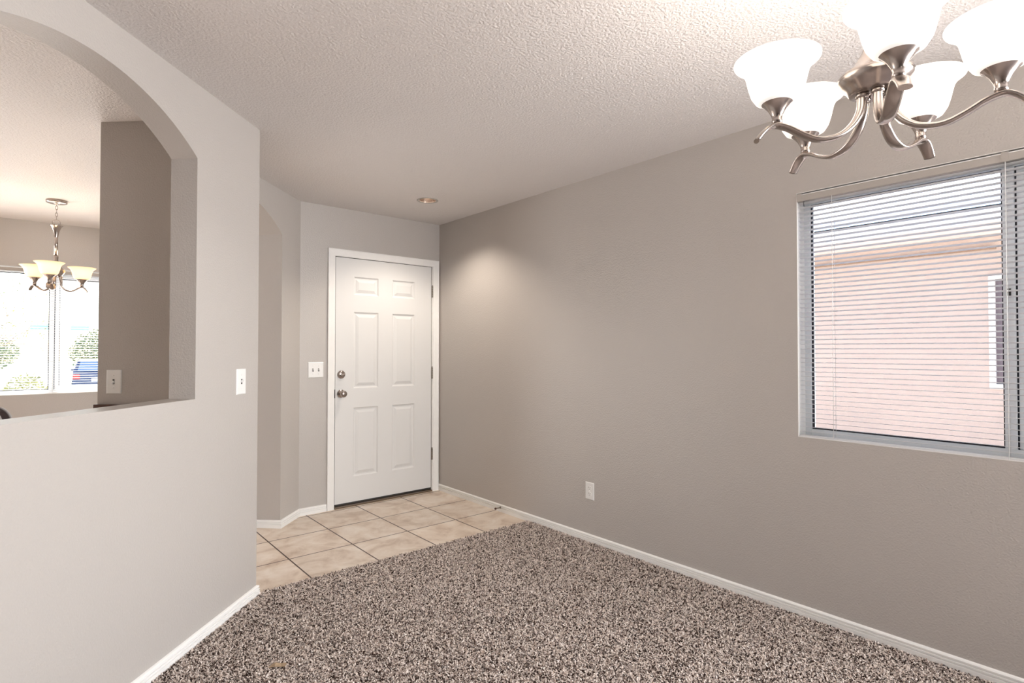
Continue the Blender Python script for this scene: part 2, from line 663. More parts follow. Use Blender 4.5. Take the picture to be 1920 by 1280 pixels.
OPN, OPF = 1.217, 2.307
arch_wall('wall_left', -4.93, SG1, OPN, OPF, 1.073, N0, N1, 'pale angled wall on the left with the arched pass through')
struct(MB().box(SG0, SG1, NB, N0, 0, CZ, lambda s, n, z: sn(s, n, z)).build('wall_stub', 'paint'), 'short grey wall behind the pass through with a light switch')
arch_wall('wall_arch', SG1, 4.188, SG1, 3.9, 0, NB, NA, 'thick angled entry wall with the arched doorway')


# ------------------------------------------------------------------ baseboards
BPROF = [(0.0, 0.0), (0.0135, 0.0), (0.0135, 0.0250), (0.0080, 0.0262), (0.0080, 0.0302), (0.0128, 0.0314), (0.0128, 0.0372),
         (0.0075, 0.0384), (0.0075, 0.0422), (0.0115, 0.0434), (0.0115, 0.0490), (0.0085, 0.0535), (0.003, 0.0560), (0.0, 0.0565)]


def baseboard(name, path, label):
    """path in plan, room side to the left of travel"""
    P = [Vector((*q, 0)) for q in path]
    n = len(P)
    offs = []
    for i in range(n):
        ns = []
        if i > 0:
            t = (P[i] - P[i - 1]).normalized()
            ns.append(Vector((-t.y, t.x, 0)))
        if i < n - 1:
            t = (P[i + 1] - P[i]).normalized()
            ns.append(Vector((-t.y, t.x, 0)))
        if len(ns) == 2:
            h = (ns[0] + ns[1]).normalized()
            offs.append(h / h.dot(ns[0]))
        else:
            offs.append(ns[0])
    V = [P[i] + offs[i] * t + Vector((0, 0, z)) for i in range(n) for t, z in BPROF]
    k = len(BPROF)
    F = [(i * k + j, i * k + (j + 1) % k, (i + 1) * k + (j + 1) % k, (i + 1) * k + j) for i in range(n - 1) for j in range(k)]
    F += [tuple(range(k)), tuple((n - 1) * k + j for j in range(k))]
    return struct(MB().add(V, F).build(name, 'trim'), label)


baseboard('baseboard_right', [(XR, YB), (XR, YD)], 'white ribbed baseboard along the right wall')
baseboard('baseboard_front', [(1.764, YD), (1.545, YD), sn2(3.9, NA), sn2(3.9, NB)], 'short white baseboard between the door and the archway')
baseboard('baseboard_left', [sn2(SG1, NA), sn2(SG1, N1), sn2(-4.9, N1)], 'white ribbed baseboard along the pale left wall')


# ------------------------------------------------------------------ front door
def panel_rect(b, x0, x1, z0, z1, y, dirn):
    """raised panel: nested rings, depth measured into the slab"""
    rings = [(0.0, 0.0), (0.010, 0.010), (0.020, 0.0105), (0.025, 0.008), (0.044, 0.001)]
    L = []
    for ins, dep in rings:
        L.append([(x0 + ins, y + dirn * dep, z0 + ins), (x1 - ins, y + dirn * dep, z0 + ins), (x1 - ins, y + dirn * dep, z1 - ins), (x0 + ins, y + dirn * dep, z1 - ins)])
    V = [q for r in L for q in r]
    F = []
    for r in range(len(L) - 1):
        for i in range(4):
            F.append((r * 4 + i, r * 4 + (i + 1) % 4, (r + 1) * 4 + (i + 1) % 4, (r + 1) * 4 + i))
    F.append(tuple(len(L) * 4 - 4 + i for i in range(4)))
    b.add(V, F)


def build_door():
    d = thing('door_1', kind='structure', loc=(0, 0, 0))
    struct(d, 'white six panel front door with nickel hardware')
    x0, x1, z0, z1 = 1.834, 2.744, 0.034, 2.050
    yf, yb = YD + 0.003, YD + 0.047
    xs = [x0, 1.991, 2.215, 2.347, 2.570, x1]
    zs = [z0, 0.241, 0.811, 0.971, 1.606, 1.748, 1.900, z1]
    b = MB()
    for i in range(5):
        for j in range(7):
            if i in (1, 3) and j in (1, 3, 5):
                panel_rect(b, xs[i], xs[i + 1], zs[j], zs[j + 1], yf, 1)
            else:
                b.quad((xs[i], yf, zs[j]), (xs[i + 1], yf, zs[j]), (xs[i + 1], yf, zs[j + 1]), (xs[i], yf, zs[j + 1]))
    b.quad((x0, yb, z0), (x1, yb, z0), (x1, yb, z1), (x0, yb, z1))
    for q in (((x0, z0), (x1, z0)), ((x1, z0), (x1, z1)), ((x1, z1), (x0, z1)), ((x0, z1), (x0, z0))):
        (a, c), (e, f) = q
        b.quad((a, yf, c), (e, yf, f), (e, yb, f), (a, yb, c))
    b.build('door_slab', 'door', d)
    # casing: three mitred profile pieces
    c = MB()
    co, ci, ct = 1.766, 1.826, 2.114
    prof = [(0.0, 0.0), (0.0, 0.015), (0.008, 0.017), (0.018, 0.014), (0.045, 0.011), (0.056, 0.008), (0.060, 0.0)]
    L = [[(co + p, YD - t, 0), (co + p, YD - t, ct - p), (2.817 - p, YD - t, ct - p), (2.817 - p, YD - t, 0)] for p, t in prof]
    for a, e in zip(L[:-1], L[1:]):
        for i in range(3):
            c.quad(a[i], a[i + 1], e[i + 1], e[i])
    c.build('casing', 'trim', d)
    # jamb lining and stop
    j = MB()
    j.box(DX0, 1.829, YD, YD + 0.12, 0, DZ)
    j.box(2.751, DX1, YD, YD + 0.12, 0, DZ)
    j.box(1.829, 2.751, YD, YD + 0.12, 2.056, DZ)
    j.build('jamb', 'trim', d)
    st = MB()
    st.box(1.829, 1.845, YD + 0.058, YD + 0.075, 0.02, 2.056)
    st.box(2.735, 2.751, YD + 0.058, YD + 0.075, 0.02, 2.056)
    st.box(1.845, 2.735, YD + 0.058, YD + 0.075, 2.040, 2.056)
    st.box(1.8292, 1.8338, YD + 0.007, YD + 0.040, 0.023, 2.0558)
    st.box(2.7442, 2.7508, YD + 0.0125, YD + 0.040, 0.023, 2.0558)
    st.box(1.8338, 2.7442, YD + 0.007, YD + 0.040, 2.0502, 2.0558)
    st.build('weatherstrip', 'sweep', d)
    th = MB()
    th.box(1.829, 2.751, YD - 0.012, YD + 0.10, 0.0, 0.014)
    th.box(1.829, 2.751, YD + 0.018, YD + 0.09, 0.014, 0.022)
    th.build('threshold', 'bronze', d, 0.003)
    sw = MB()
    sw.box(x0, x1, yf - 0.002, yf + 0.006, 0.0225, 0.0335)
    sw.build('door_sweep', 'sweep', d)
    MB().box(1.8264, 1.8292, YD - 0.0108, YD + 0.008, 0.898, 0.968).build('strike_plate', 'sweep', d)
    for zc in (1.825, 1.079, 0.338):
        h = MB()
        for k in range(5):
            zz = zc - 0.052 + k * 0.0212
            h.lathe([(0.0, 0), (0.0068, 0), (0.0068, 0.0195), (0.0, 0.0195)], (2.7515, YD - 0.004, zz), seg=14, smooth=False)
        h.lathe([(0, 0), (0.0045, 0.002), (0.0045, 0.006), (0, 0.008)], (2.7515, YD - 0.004, zc + 0.054), seg=12)
        h.box(2.7445, 2.7515, YD + 0.001, YD + 0.012, zc - 0.052, zc + 0.054)
        h.build('hinge', 'nickel_dark', d)
    # deadbolt
    kx = 1.884
    rose = MB().lathe([(0, 0.0), (0.033, 0.0), (0.034, 0.004), (0.031, 0.011), (0.024, 0.016), (0.0, 0.017)], (kx, yf, 1.088), (0, -1, 0), 36).build('deadbolt', 'nickel', d)
    tt = MB()
    tt.lathe([(0, 0), (0.009, 0), (0.009, 0.010), (0, 0.010)], (kx, yf - 0.0165, 1.088), (0, -1, 0), 18)
    fr = Matrix.Rotation(math.radians(-22), 4, 'Y')
    for sgn in (1,):
        V = []
        P = smooth_path([(-0.017, 0, 0), (-0.008, 0, 0), (0.0, 0, 0), (0.008, 0, 0), (0.017, 0, 0)], 3)
        path = [Vector((kx, yf - 0.032, 1.087)) + (fr @ p) for p in P]
        rr = [0.003 + 0.0035 * math.sin(PI * i / (len(path) - 1)) for i in range(len(path))]
        tt.sweep(path, rr, 12, flat=[0.008] * len(path), side=(0, 1, 0))
    tt.build('thumb_turn', 'nickel', rose)
    kn = MB()
    kn.lathe([(0, 0.0), (0.033, 0.0), (0.034, 0.004), (0.031, 0.009), (0.020, 0.013), (0.0125, 0.016), (0.0115, 0.028), (0.014, 0.034),
              (0.023, 0.040), (0.0275, 0.048), (0.0285, 0.056), (0.0265, 0.063), (0.020, 0.068), (0.010, 0.0705), (0.0, 0.071)], (kx - 0.001, yf, 0.932), (0, -1, 0), 40)
    kb = kn.build('door_knob', 'nickel', d)
    MB().lathe([(0, 0), (0.006, 0), (0.006, 0.0015), (0.0, 0.002)], (kx - 0.001, yf - 0.0708, 0.932), (0, -1, 0), 16).build('turn_button', 'nickel_dark', kb)


build_door()


# ------------------------------------------------------------------ wall plates
def plate_frame(c, u, nrm):
    c, u, nrm = Vector(c), Vector(u), Vector(nrm)
    return lambda a, b, z: tuple(c + u * a + nrm * b + Vector((0, 0, z)))


def plate_body(fr, w, h, parent, t=0.0055):
    b = MB()
    i = 0.004
    o4 = [(-w / 2, -h / 2), (w / 2, -h / 2), (w / 2, h / 2), (-w / 2, h / 2)]
    V = [fr(x, 0, z) for x, z in o4] + [fr(x, t * 0.55, z) for x, z in o4] + [fr(x - math.copysign(i, x), t, z - math.copysign(i, z)) for x, z in o4]
    F = [(0, 1, 2, 3), (8, 9, 10, 11)] + [(k * 4 + j, k * 4 + (j + 1) % 4, k * 4 + 4 + (j + 1) % 4, k * 4 + 4 + j) for k in (0, 1) for j in range(4)]
    b.add(V, F)
    return b.build('plate', 'plate', parent)


def screw(fr, x, z, parent, t=0.0055):
    ax = Vector(fr(0, 1, 0)) - Vector(fr(0, 0, 0))
    return MB().lathe([(0, 0), (0.0034, 0), (0.003, 0.0012), (0, 0.0014)], fr(x, t, z), ax, 12).build('screw', 'plate', parent)


def toggle(fr, x, parent, upw, t=0.0055):
    col = MB().box(x - 0.0052, x + 0.0052, t - 0.001, t + 0.0004, -0.0125, 0.0125, fr).build('toggle_slot', 'dark', parent)
    b = MB()
    s = 1 if upw else -1
    V = []
    for dz, out, w, hh in ((0.0, t - 0.001, 0.0045, 0.0060), (s * 0.004, t + 0.007, 0.0040, 0.0048), (s * 0.0085, t + 0.013, 0.0036, 0.0034)):
        for a, c in ((-1, -1), (1, -1), (1, 1), (-1, 1)):
            V.append(fr(x + a * w, out, dz + c * hh))
    F = [(k * 4 + j, k * 4 + (j + 1) % 4, k * 4 + 4 + (j + 1) % 4, k * 4 + 4 + j) for k in (0, 1) for j in range(4)] + [(0, 1, 2, 3), (8, 9, 10, 11)]
    b.add(V, F)
    b.build('toggle', 'plate', parent)


def switch(c, u, nrm, w, h, xs, upw, label):
    t = thing('light_switch', label, 'light switch')
    fr = plate_frame(c, u, nrm)
    plate_body(fr, w, h, t)
    for x in xs:
        toggle(fr, x, t, upw)
        screw(fr, x, 0.030 * h / 0.115, t)
        screw(fr, x, -0.030 * h / 0.115, t)
    return t


EV = (1 / R2, 1 / R2, 0)
NV = (1 / R2, -1 / R2, 0)
switch(sn(2.655, N1, 1.130), EV, NV, 0.080, 0.126, [0], True, 'single white light switch on the pale left wall near its corner')
switch(sn(SG0, -2.240, 1.126), NV, (-EV[0], -EV[1], 0), 0.080, 0.120, [0], False, 'single white light switch on the short wall seen through the arched opening')
switch((1.672, YD, 1.131), (1, 0, 0), (0, -1, 0), 0.122, 0.122, [-0.023, 0.023], True, 'double white light switch beside the front door')
wp = thing('wall_plate', 'white wall plate seen edge on behind the pass through side', 'wall plate')
plate_body(plate_frame(sn(2.385, N0, 1.135), (-EV[0], -EV[1], 0), (-NV[0], -NV[1], 0)), 0.075, 0.108, wp, 0.012)


def outlet():
    t = thing('wall_outlet', 'white duplex power outlet low on the right wall', 'outlet')
    fr = plate_frame((XR, 2.521, 0.344), (0, -1, 0), (-1, 0, 0))
    plate_body(fr, 0.074, 0.114, t)
    for zc in (0.0195, -0.0195):
        b = MB()
        V = []
        pts = []
        for k in range(24):
            a = 2 * PI * k / 24
            pts.append((max(-0.0165, min(0.0165, 0.0185 * math.cos(a))), max(-0.0135, min(0.0135, 0.0155 * math.sin(a)))))
        V = [fr(x, 0.0045, zc + z) for x, z in pts] + [fr(x, 0.0066, zc + z) for x, z in pts]
        b.add(V, [tuple(range(24, 48))] + [(i, (i + 1) % 24, 24 + (i + 1) % 24, 24 + i) for i in range(24)])
        r = b.build('receptacle', 'plate', t)
        s = MB()
        s.box(-0.0078, -0.0054, 0.006, 0.0069, zc + 0.0005, zc + 0.0085, fr)
        s.box(0.0054, 0.0076, 0.006, 0.0069, zc + 0.0010, zc + 0.0080, fr)
        s.lathe([(0, 0), (0.0026, 0), (0.0026, 0.0009), (0, 0.0009)], fr(0, 0.006, zc - 0.0065), (-1, 0, 0), 12)
        s.build('slots', 'dark', r)
    screw(fr, 0, 0, t)


outlet()


# ------------------------------------------------------------------ windows and blinds
def make_window(name, fr, w, z0, z1, label, mull, fl=0.03, ft=0.048, fb=0.034, v0=0.08, latch=True):
    wd = thing(name, kind='structure')
    struct(wd, label)
    v1 = v0 + 0.055
    b = MB()
    b.box(0, fl, v0, v1, z0, z1, fr)
    b.box(w - fl, w, v0, v1, z0, z1, fr)
    b.box(fl, w - fl, v0, v1, z1 - ft, z1, fr)
    b.box(fl, w - fl, v0, v1, z0, z0 + fb, fr)
    b.build('window_frame', 'vinyl', wd, 0.002)
    g = 0.006

    def ring(mb, a, c, p, q, t, va, vb):
        mb.box(a, a + t, va, vb, p, q, fr)
        mb.box(c - t, c, va, vb, p, q, fr)
        mb.box(a + t, c - t, va, vb, p, p + t, fr)
        mb.box(a + t, c - t, va, vb, q - t, q, fr)
    m0, m1 = mull - 0.018, mull + 0.018
    MB().box(m0, m1, v0 - 0.006, v1 - 0.01, z0 + fb, z1 - ft, fr).build('mullion', 'vinyl', wd, 0.002)
    za, zb = z0 + fb, z1 - ft
    k = MB()
    ring(k, fl, m0, za, zb, g, v0 + 0.014, v0 + 0.030)
    k.build('gasket', 'gasket', wd)
    p = MB().box(fl + g, m0 - g, v0 + 0.020, v0 + 0.024, za + g, zb - g, fr).build('fixed_pane', 'glass', wd)
    # sliding sash
    s = MB()
    ring(s, m1 + 0.006, w - fl - 0.002, za + 0.002, zb - 0.002, 0.030, v0 + 0.006, v0 + 0.036)
    sash = s.build('sliding_sash', 'vinyl', wd, 0.002)
    k = MB()
    ring(k, m1 + 0.0003, m1 + 0.0057, za, zb, 0.0027, v0 + 0.010, v0 + 0.03)
    ring(k, m1 + 0.036, w - fl - 0.032, za + 0.032, zb - 0.032, g, v0 + 0.012, v0 + 0.028)
    k.build('sash_gasket', 'gasket', sash)
    MB().box(m1 + 0.036 + g, w - fl - 0.032 - g, v0 + 0.018, v0 + 0.022, za + 0.032 + g, zb - 0.032 - g, fr).build('sash_pane', 'glass', sash)
    if not latch:
        return wd
    lt = MB()
    lt.box(mull - 0.006, mull + 0.006, v0 - 0.012, v0 - 0.006, 1.495, 1.53, fr)
    lt.build('sash_latch', 'dark', wd)
    return wd


def daylit_liner(name, fr, w, z0, z1, label):  # white boards added so the window reveals look daylit
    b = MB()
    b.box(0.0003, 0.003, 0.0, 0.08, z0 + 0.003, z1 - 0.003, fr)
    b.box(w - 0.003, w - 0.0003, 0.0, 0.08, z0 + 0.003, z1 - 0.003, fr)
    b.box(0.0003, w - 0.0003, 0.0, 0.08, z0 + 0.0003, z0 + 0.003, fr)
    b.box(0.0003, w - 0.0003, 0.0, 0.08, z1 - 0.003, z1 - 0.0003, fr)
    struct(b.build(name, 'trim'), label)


def make_blind(fr, w, z0, z1, label, group, pitch, tilt, cords, vc=0.014):
    t = thing('window_blind', label, 'window blind', group=group)
    e = 0.005
    b = MB()
    hr = 0.032
    zt = z1 - 0.011
    # open-topped headrail channel
    b.box(e, w - e, vc - 0.017, vc - 0.0155, zt - hr, zt, fr)
    b.box(e, w - e, vc + 0.0125, vc + 0.014, zt - hr, zt, fr)
    b.box(e, w - e, vc - 0.0155, vc + 0.0125, zt - hr, zt - hr + 0.0015, fr)
    hd = b.build('headrail', 'headrail', t)
    MB().box(e, w - e, vc - 0.0185, vc - 0.015, zt - 0.003, zt + 0.0005, fr).build('headrail_lip', 'plate', hd)
    for u in (e, w - e - 0.02, w / 2 - 0.01):
        MB().box(u - 0.001, u + 0.021, vc - 0.0188, vc + 0.015, zt - hr - 0.001, zt + 0.004, fr).build('bracket', 'headrail', hd)
    # one curved slat, reused
    n = 6
    half = 0.0125
    sag = 0.0018
    zs = zt - hr - 0.010
    zb = z0 + 0.016
    cnt = int((zs - zb - 0.006) / pitch) + 1
    ca, sa = math.cos(tilt), math.sin(tilt)
    V, F = [], []
    for i in range(n + 1):
        x = -half + 2 * half * i / n
        zc = sag * (1 - (x / half) ** 2)
        vv, zz = x * ca - zc * sa, zc * ca - x * sa
        V += [fr(e + 0.002, vc + vv, zz), fr(w - e - 0.002, vc + vv, zz)]
    for i in range(n):
        F.append((2 * i, 2 * i + 1, 2 * i + 3, 2 * i + 2))
    V2 = [(q[0], q[1], q[2] - 0.0004) for q in V]
    sl = MB().add(V + V2, F + [tuple(j + len(V) for j in q) for q in F] + [(0, 1, len(V) + 1, len(V)), (2 * n, 2 * n + 1, len(V) + 2 * n + 1, len(V) + 2 * n)] , True).build('slat', 'slat', t)
    sl.location = (0, 0, zs)
    for i in range(1, cnt):
        c = sl.copy()
        COL.objects.link(c)
        c.parent = t
        c.location = (0, 0, zs - i * pitch)
    br = MB()
    br.box(e + 0.002, w - e - 0.002, vc - 0.0125, vc + 0.0125, z0 + 0.001, z0 + 0.012, fr)
    br.build('bottom_rail', 'slat', t, 0.003)
    for u in cords:
        c = MB()
        for dv in (-0.0142, 0.0142):
            c.sweep([fr(u, vc + dv, z0 + 0.012), fr(u, vc + dv, zt - hr)], 0.0009, 6)
        c.sweep([fr(u, vc - 0.0152, z0 + 0.004), fr(u, vc - 0.0152, zt - hr)], 0.0012, 6)
        c.build('ladder_cord', 'plate', t)
        MB().lathe([(0, 0), (0.004, 0), (0.004, 0.003), (0, 0.003)], fr(u, vc, z0 + 0.0), (0, 0, -1), 10).build('cord_button', 'stucco_trim', t)
    return t


make_window('window_1', fr_right, WW, WZ0, WZ1, 'large sliding window in the right wall', 0.772)
daylit_liner('daylit_reveal_1', fr_right, WW, WZ0, WZ1, 'white liner in place of daylight on the large right window reveal')
bl = make_blind(fr_right, WW, WZ0, WZ1, 'open white mini blind across the large right wall window', 'horizontal mini blinds', 0.0222, math.radians(10), (0.160, 0.776, 1.39))
wa = MB()
wa.sweep([fr_right(0.038, -0.0065, 2.012), fr_right(0.038, -0.010, 2.000), fr_right(0.038, -0.007, 1.985)], 0.0016, 8)
wa.build('wand_hook', 'dark', bl)
def fr_kw(u, v, z):
    return fr_nook(KX0 + u, v, z)


make_window('window_2', fr_kw, KW, KZ0, KZ1, 'kitchen window behind the small chandelier', KW / 2, latch=False)
daylit_liner('daylit_reveal_2', lambda u, v, z: fr_nook(KX0 + u, v, z), KW, KZ0, KZ1, 'white liner in place of daylight on the kitchen window reveal')
make_blind(fr_kw, KW, KZ0, KZ1, 'open white mini blind on the kitchen window behind the small chandelier', 'horizontal mini blinds', 0.0222, math.radians(8), (0.2, KW / 2 + 0.01, KW - 0.2))


# ------------------------------------------------------------------ chandeliers
ARM = [(0.030, 0.085), (0.0315, 0.052), (0.036, 0.022), (0.052, -0.008), (0.080, -0.033), (0.113, -0.044), (0.143, -0.0435), (0.178, -0.030),
       (0.207, -0.0145), (0.235, -0.006), (0.252, -0.010), (0.270, -0.024), (0.286, -0.044)]
SHADE = [(0.036, 0.050), (0.050, 0.058), (0.060, 0.074), (0.066, 0.094), (0.070, 0.112), (0.074, 0.128), (0.082, 0.142), (0.094, 0.152), (0.1005, 0.1565),
         (0.1008, 0.1585), (0.098, 0.158), (0.080, 0.1455), (0.071, 0.129), (0.067, 0.112), (0.063, 0.094), (0.055, 0.075), (0.044, 0.060), (0.030, 0.053)]
CUP = [(0.0, -0.002), (0.0125, -0.002), (0.0125, 0.008), (0.0115, 0.010), (0.0140, 0.020), (0.0205, 0.033), (0.031, 0.046), (0.0445, 0.057), (0.0460, 0.0595),
       (0.0435, 0.060), (0.032, 0.051), (0.0, 0.048)]


def chandelier(loc, thetas, radius, label, group, smat, hub_k, watts, bulb_col, shade_k=1.0, xoff=0.0):
    cx, cy, z0 = loc
    t = thing('chandelier', label, 'chandelier', (cx, cy, 0), group=group)
    kr = radius / 0.235
    hub = MB()
    pr = [(0, 0.066), (0.052, 0.066), (0.058, 0.070), (0.062, 0.078), (0.072, 0.087), (0.081, 0.098), (0.083, 0.106), (0.079, 0.114), (0.062, 0.124), (0.045, 0.142),
          (0.031, 0.165), (0.021, 0.190), (0.0165, 0.215), (0.0155, 0.225), (0, 0.225)]
    hub.lathe([(r * (hub_k if r > 0.02 else 1), z) for r, z in pr], (0, 0, z0), seg=48)
    hub.build('hub', 'nickel', t)
    zs = z0 + 0.42
    st = MB()
    st.lathe([(0, 0.225), (0.0125, 0.225), (0.0125, zs - z0 - 0.005), (0, zs - z0 - 0.005)], (0, 0, z0), seg=24)
    st.build('stem', 'nickel', t)
    fl_ = MB()
    fl_.lathe([(0.0126, -0.052), (0.0155, -0.03), (0.020, -0.005), (0.028, 0.018), (0.039, 0.036), (0.043, 0.040), (0.040, 0.041), (0.0, 0.038)], (0, 0, zs), seg=32)
    fl_.build('stem_flare', 'nickel', t)
    lp = MB()
    rr = 0.024
    lp.sweep([(rr * math.cos(a), 0, zs + 0.060 + rr * math.sin(a)) for a in [2 * PI * i / 28 for i in range(28)]], 0.0025, 8, side=(0, 1, 0), closed=True)
    lp.build('loop', 'nickel', t)
    zc = zs + 0.079
    i = 0
    while zc < CZ - 0.048:
        ch = MB()
        pts = []
        for k in range(24):
            a = 2 * PI * k / 24
            h = 0.0075 * math.cos(a)
            zz = 0.019 + 0.016 * math.sin(a)
            pts.append((h if i % 2 == 0 else 0, 0 if i % 2 == 0 else h, zc + zz))
        # alternate links turn a quarter
        ch.sweep([(p[1], p[0], p[2]) for p in pts], 0.002, 7, side=(1, 0, 0) if i % 2 == 0 else (0, 1, 0), closed=True)
        ch.build('chain_link', 'nickel', t)
        zc += 0.027
        i += 1
    cp = MB()
    cp.lathe([(0, -0.034), (0.010, -0.034), (0.012, -0.028), (0.026, -0.024), (0.058, -0.022), (0.066, -0.018), (0.067, -0.001), (0, -0.001)], (0, 0, CZ), seg=40)
    cp.build('canopy', 'nickel', t)
    for th in thetas:
        a = YAW + math.radians(th)
        d = Vector((math.sin(a), math.cos(a), 0))
        side = Vector((0, 0, 1)).cross(d)
        path = smooth_path([d * (r * (kr if r > 0.05 else 1)) + Vector((0, 0, z0 + z)) for r, z in ARM], 5)
        n = len(path)
        thk, wid = [], []
        for q in range(n):
            f = q / (n - 1)
            thk.append(0.0115 - 0.0053 * min(1, f / 0.45))
            wid.append(0.0105 + 0.006 * min(1, max(0, (f - 0.08) / 0.5)) - 0.003 * max(0, (f - 0.85) / 0.15))
        arm = MB().sweep(path, thk, 14, flat=wid, side=side).build('arm', 'nickel', t)
        col = MB().lathe([(0, 0), (0.0145, 0), (0.0145, 0.008), (0.0115, 0.010), (0, 0.010)], d * 0.0305 + Vector((0, 0, z0 + 0.056)), seg=16).build('arm_collar', 'nickel', arm)
        tip = d * radius
        MB().lathe(CUP, tip + Vector((0, 0, z0)), seg=32).build('socket_cup', 'nickel', arm)
        gs = MB().lathe([(r * shade_k, 0.05 + (z - 0.05) * shade_k) for r, z in SHADE], tip + Vector((0, 0, z0)), seg=48).build('glass_shade', smat, t)
        tag(gs, 'lit frosted glass bell shade')
        MB().lathe([(0.0, 0.046), (0.010, 0.047), (0.011, 0.060), (0.019, 0.078), (0.024, 0.094), (0.021, 0.108), (0.012, 0.117), (0, 0.119)], tip + Vector((0, 0, z0)), seg=16).build('bulb', 'bulb', t)
        lt = light('chandelier_lamp', 'POINT', (cx + tip.x, cy + tip.y, z0 + 0.136), watts, bulb_col, shadow_soft_size=0.03)
    return t


chandelier((1.573, 0.462, 1.857), [-85 + 72 * k for k in range(5)], 0.2345, 'large five arm brushed nickel chandelier in front of the right window', 'bell shade chandeliers',
           'shade_white', 1.0, 3.0, (1.0, 0.90, 0.79))
chandelier((0.088, 5.60, 1.797), [-87, 33, 153], 0.172, 'small three arm chandelier with cream shades in the kitchen', 'bell shade chandeliers',
           'shade_cream', 0.72, 1.8, (1.0, 0.88, 0.70), 0.93)


# ------------------------------------------------------------------ downlight
def downlight():
    t = thing('recessed_light', 'round recessed downlight in the entry ceiling by the door', 'ceiling light', (DLX, DLY, 0))
    MB().lathe([(0.0655, 0.0), (0.0655, -0.002), (0.081, -0.0035), (0.083, -0.002), (0.083, -0.0003)], (0, 0, CZ), seg=48).build('trim_ring', 'headrail', t)
    MB().lathe([(0.0645, -0.001), (0.062, 0.03), (0.056, 0.07), (0.046, 0.105), (0.0, 0.115)], (0, 0, CZ), seg=40).build('reflector', 'reflector', t)
    MB().lathe([(0, 0.040), (0.020, 0.043), (0.036, 0.052), (0.042, 0.062), (0.034, 0.085), (0.018, 0.105), (0, 0.106)], (0, 0, CZ), seg=28).build('bulb', 'bulb_down', t)
    light('downlight_lamp', 'SPOT', (DLX, DLY, CZ + 0.03), 52, (1.0, 0.89, 0.77), (0, 0, -1), spot_size=math.radians(125), spot_blend=0.6, shadow_soft_size=0.035)


downlight()

# added fill lamp behind the camera, built as a flush glass fixture
cl = thing('ceiling_fill', 'added round glass fill lamp on the unseen ceiling behind the camera', 'ceiling light', (-0.6, -2.2, 0))
MB().lathe([(0, -0.001), (0.17, -0.001), (0.17, -0.03), (0.155, -0.035), (0, -0.035)], (0, 0, CZ), seg=40).build('base', 'nickel', cl)
MB().lathe([(0.155, -0.034), (0.15, -0.06), (0.12, -0.09), (0.07, -0.11), (0, -0.117)], (0, 0, CZ), seg=40).build('glass_dome', 'dome', cl)
light('ceiling_fill_light', 'POINT', (-0.6, -2.2, CZ - 0.2), 12, (1.0, 0.92, 0.83), shadow_soft_size=0.14)


# ------------------------------------------------------------------ small things in the rooms
def door_stop():
    t = thing('door_stop', 'small brown door stop on the right wall baseboard', 'door stop')
    y0 = 3.46
    b = MB()
    path = []
    for i in range(90):
        a = i / 90 * 2 * PI * 9
        path.append((XR - 0.0135 - 0.045 * i / 90, y0 + 0.0045 * math.cos(a), 0.034 + 0.0045 * math.sin(a)))
    b.sweep(path, 0.0011, 6)
    b.build('spring', 'nickel_dark', t)
    MB().lathe([(0, 0), (0.0085, 0), (0.0075, 0.010), (0, 0.012)], (XR - 0.057, y0, 0.034), (-1, 0, 0), 14).build('rubber_tip', 'wood', t)
    MB().lathe([(0, 0), (0.009, 0), (0.007, 0.004), (0, 0.005)], (XR - 0.0112, y0, 0.034), (-1, 0, 0), 14).build('base', 'nickel_dark', t)


door_stop()

ps = MB()
pp = [(-0.021, -0.006, 0.0), (-0.007, -0.008, 0.004), (0.008, -0.005, 0.001), (0.021, -0.008, 0.003), (0.020, 0.007, 0.004), (0.006, 0.008, 0.002), (-0.008, 0.006, 0.006), (-0.020, 0.006, 0.001)]
ps.add([(x, y, z + 0.0005) for x, y, z in pp] + [(x, y, z - 0.001) for x, y, z in pp],
       [(0, 1, 6, 7), (1, 2, 5, 6), (2, 3, 4, 5), (15, 14, 9, 8), (14, 13, 10, 9), (13, 12, 11, 10)] + [(i, (i + 1) % 8, 8 + (i + 1) % 8, 8 + i) for i in range(8)])
o = ps.build('paper_scrap', 'scrap')
o.location = (0.748, 2.338, 0.0125)
o.scale = (1.5, 1.5, 1.5)
o.rotation_euler = (0, 0, math.radians(-36))
tag(o, 'small tan scrap lying on the carpet near the left wall', 'scrap')

# wooden panel against the stub wall, behind the pass through
o = MB().box(2.6255, 2.6505, -2.333, -1.70, 0, 1.012, lambda s, n, z: sn(s, n, z)).build('wood_panel', 'wood', None, 0.003)
tag(o, 'dark brown wooden panel standing against the short wall behind the pass through', 'panel')


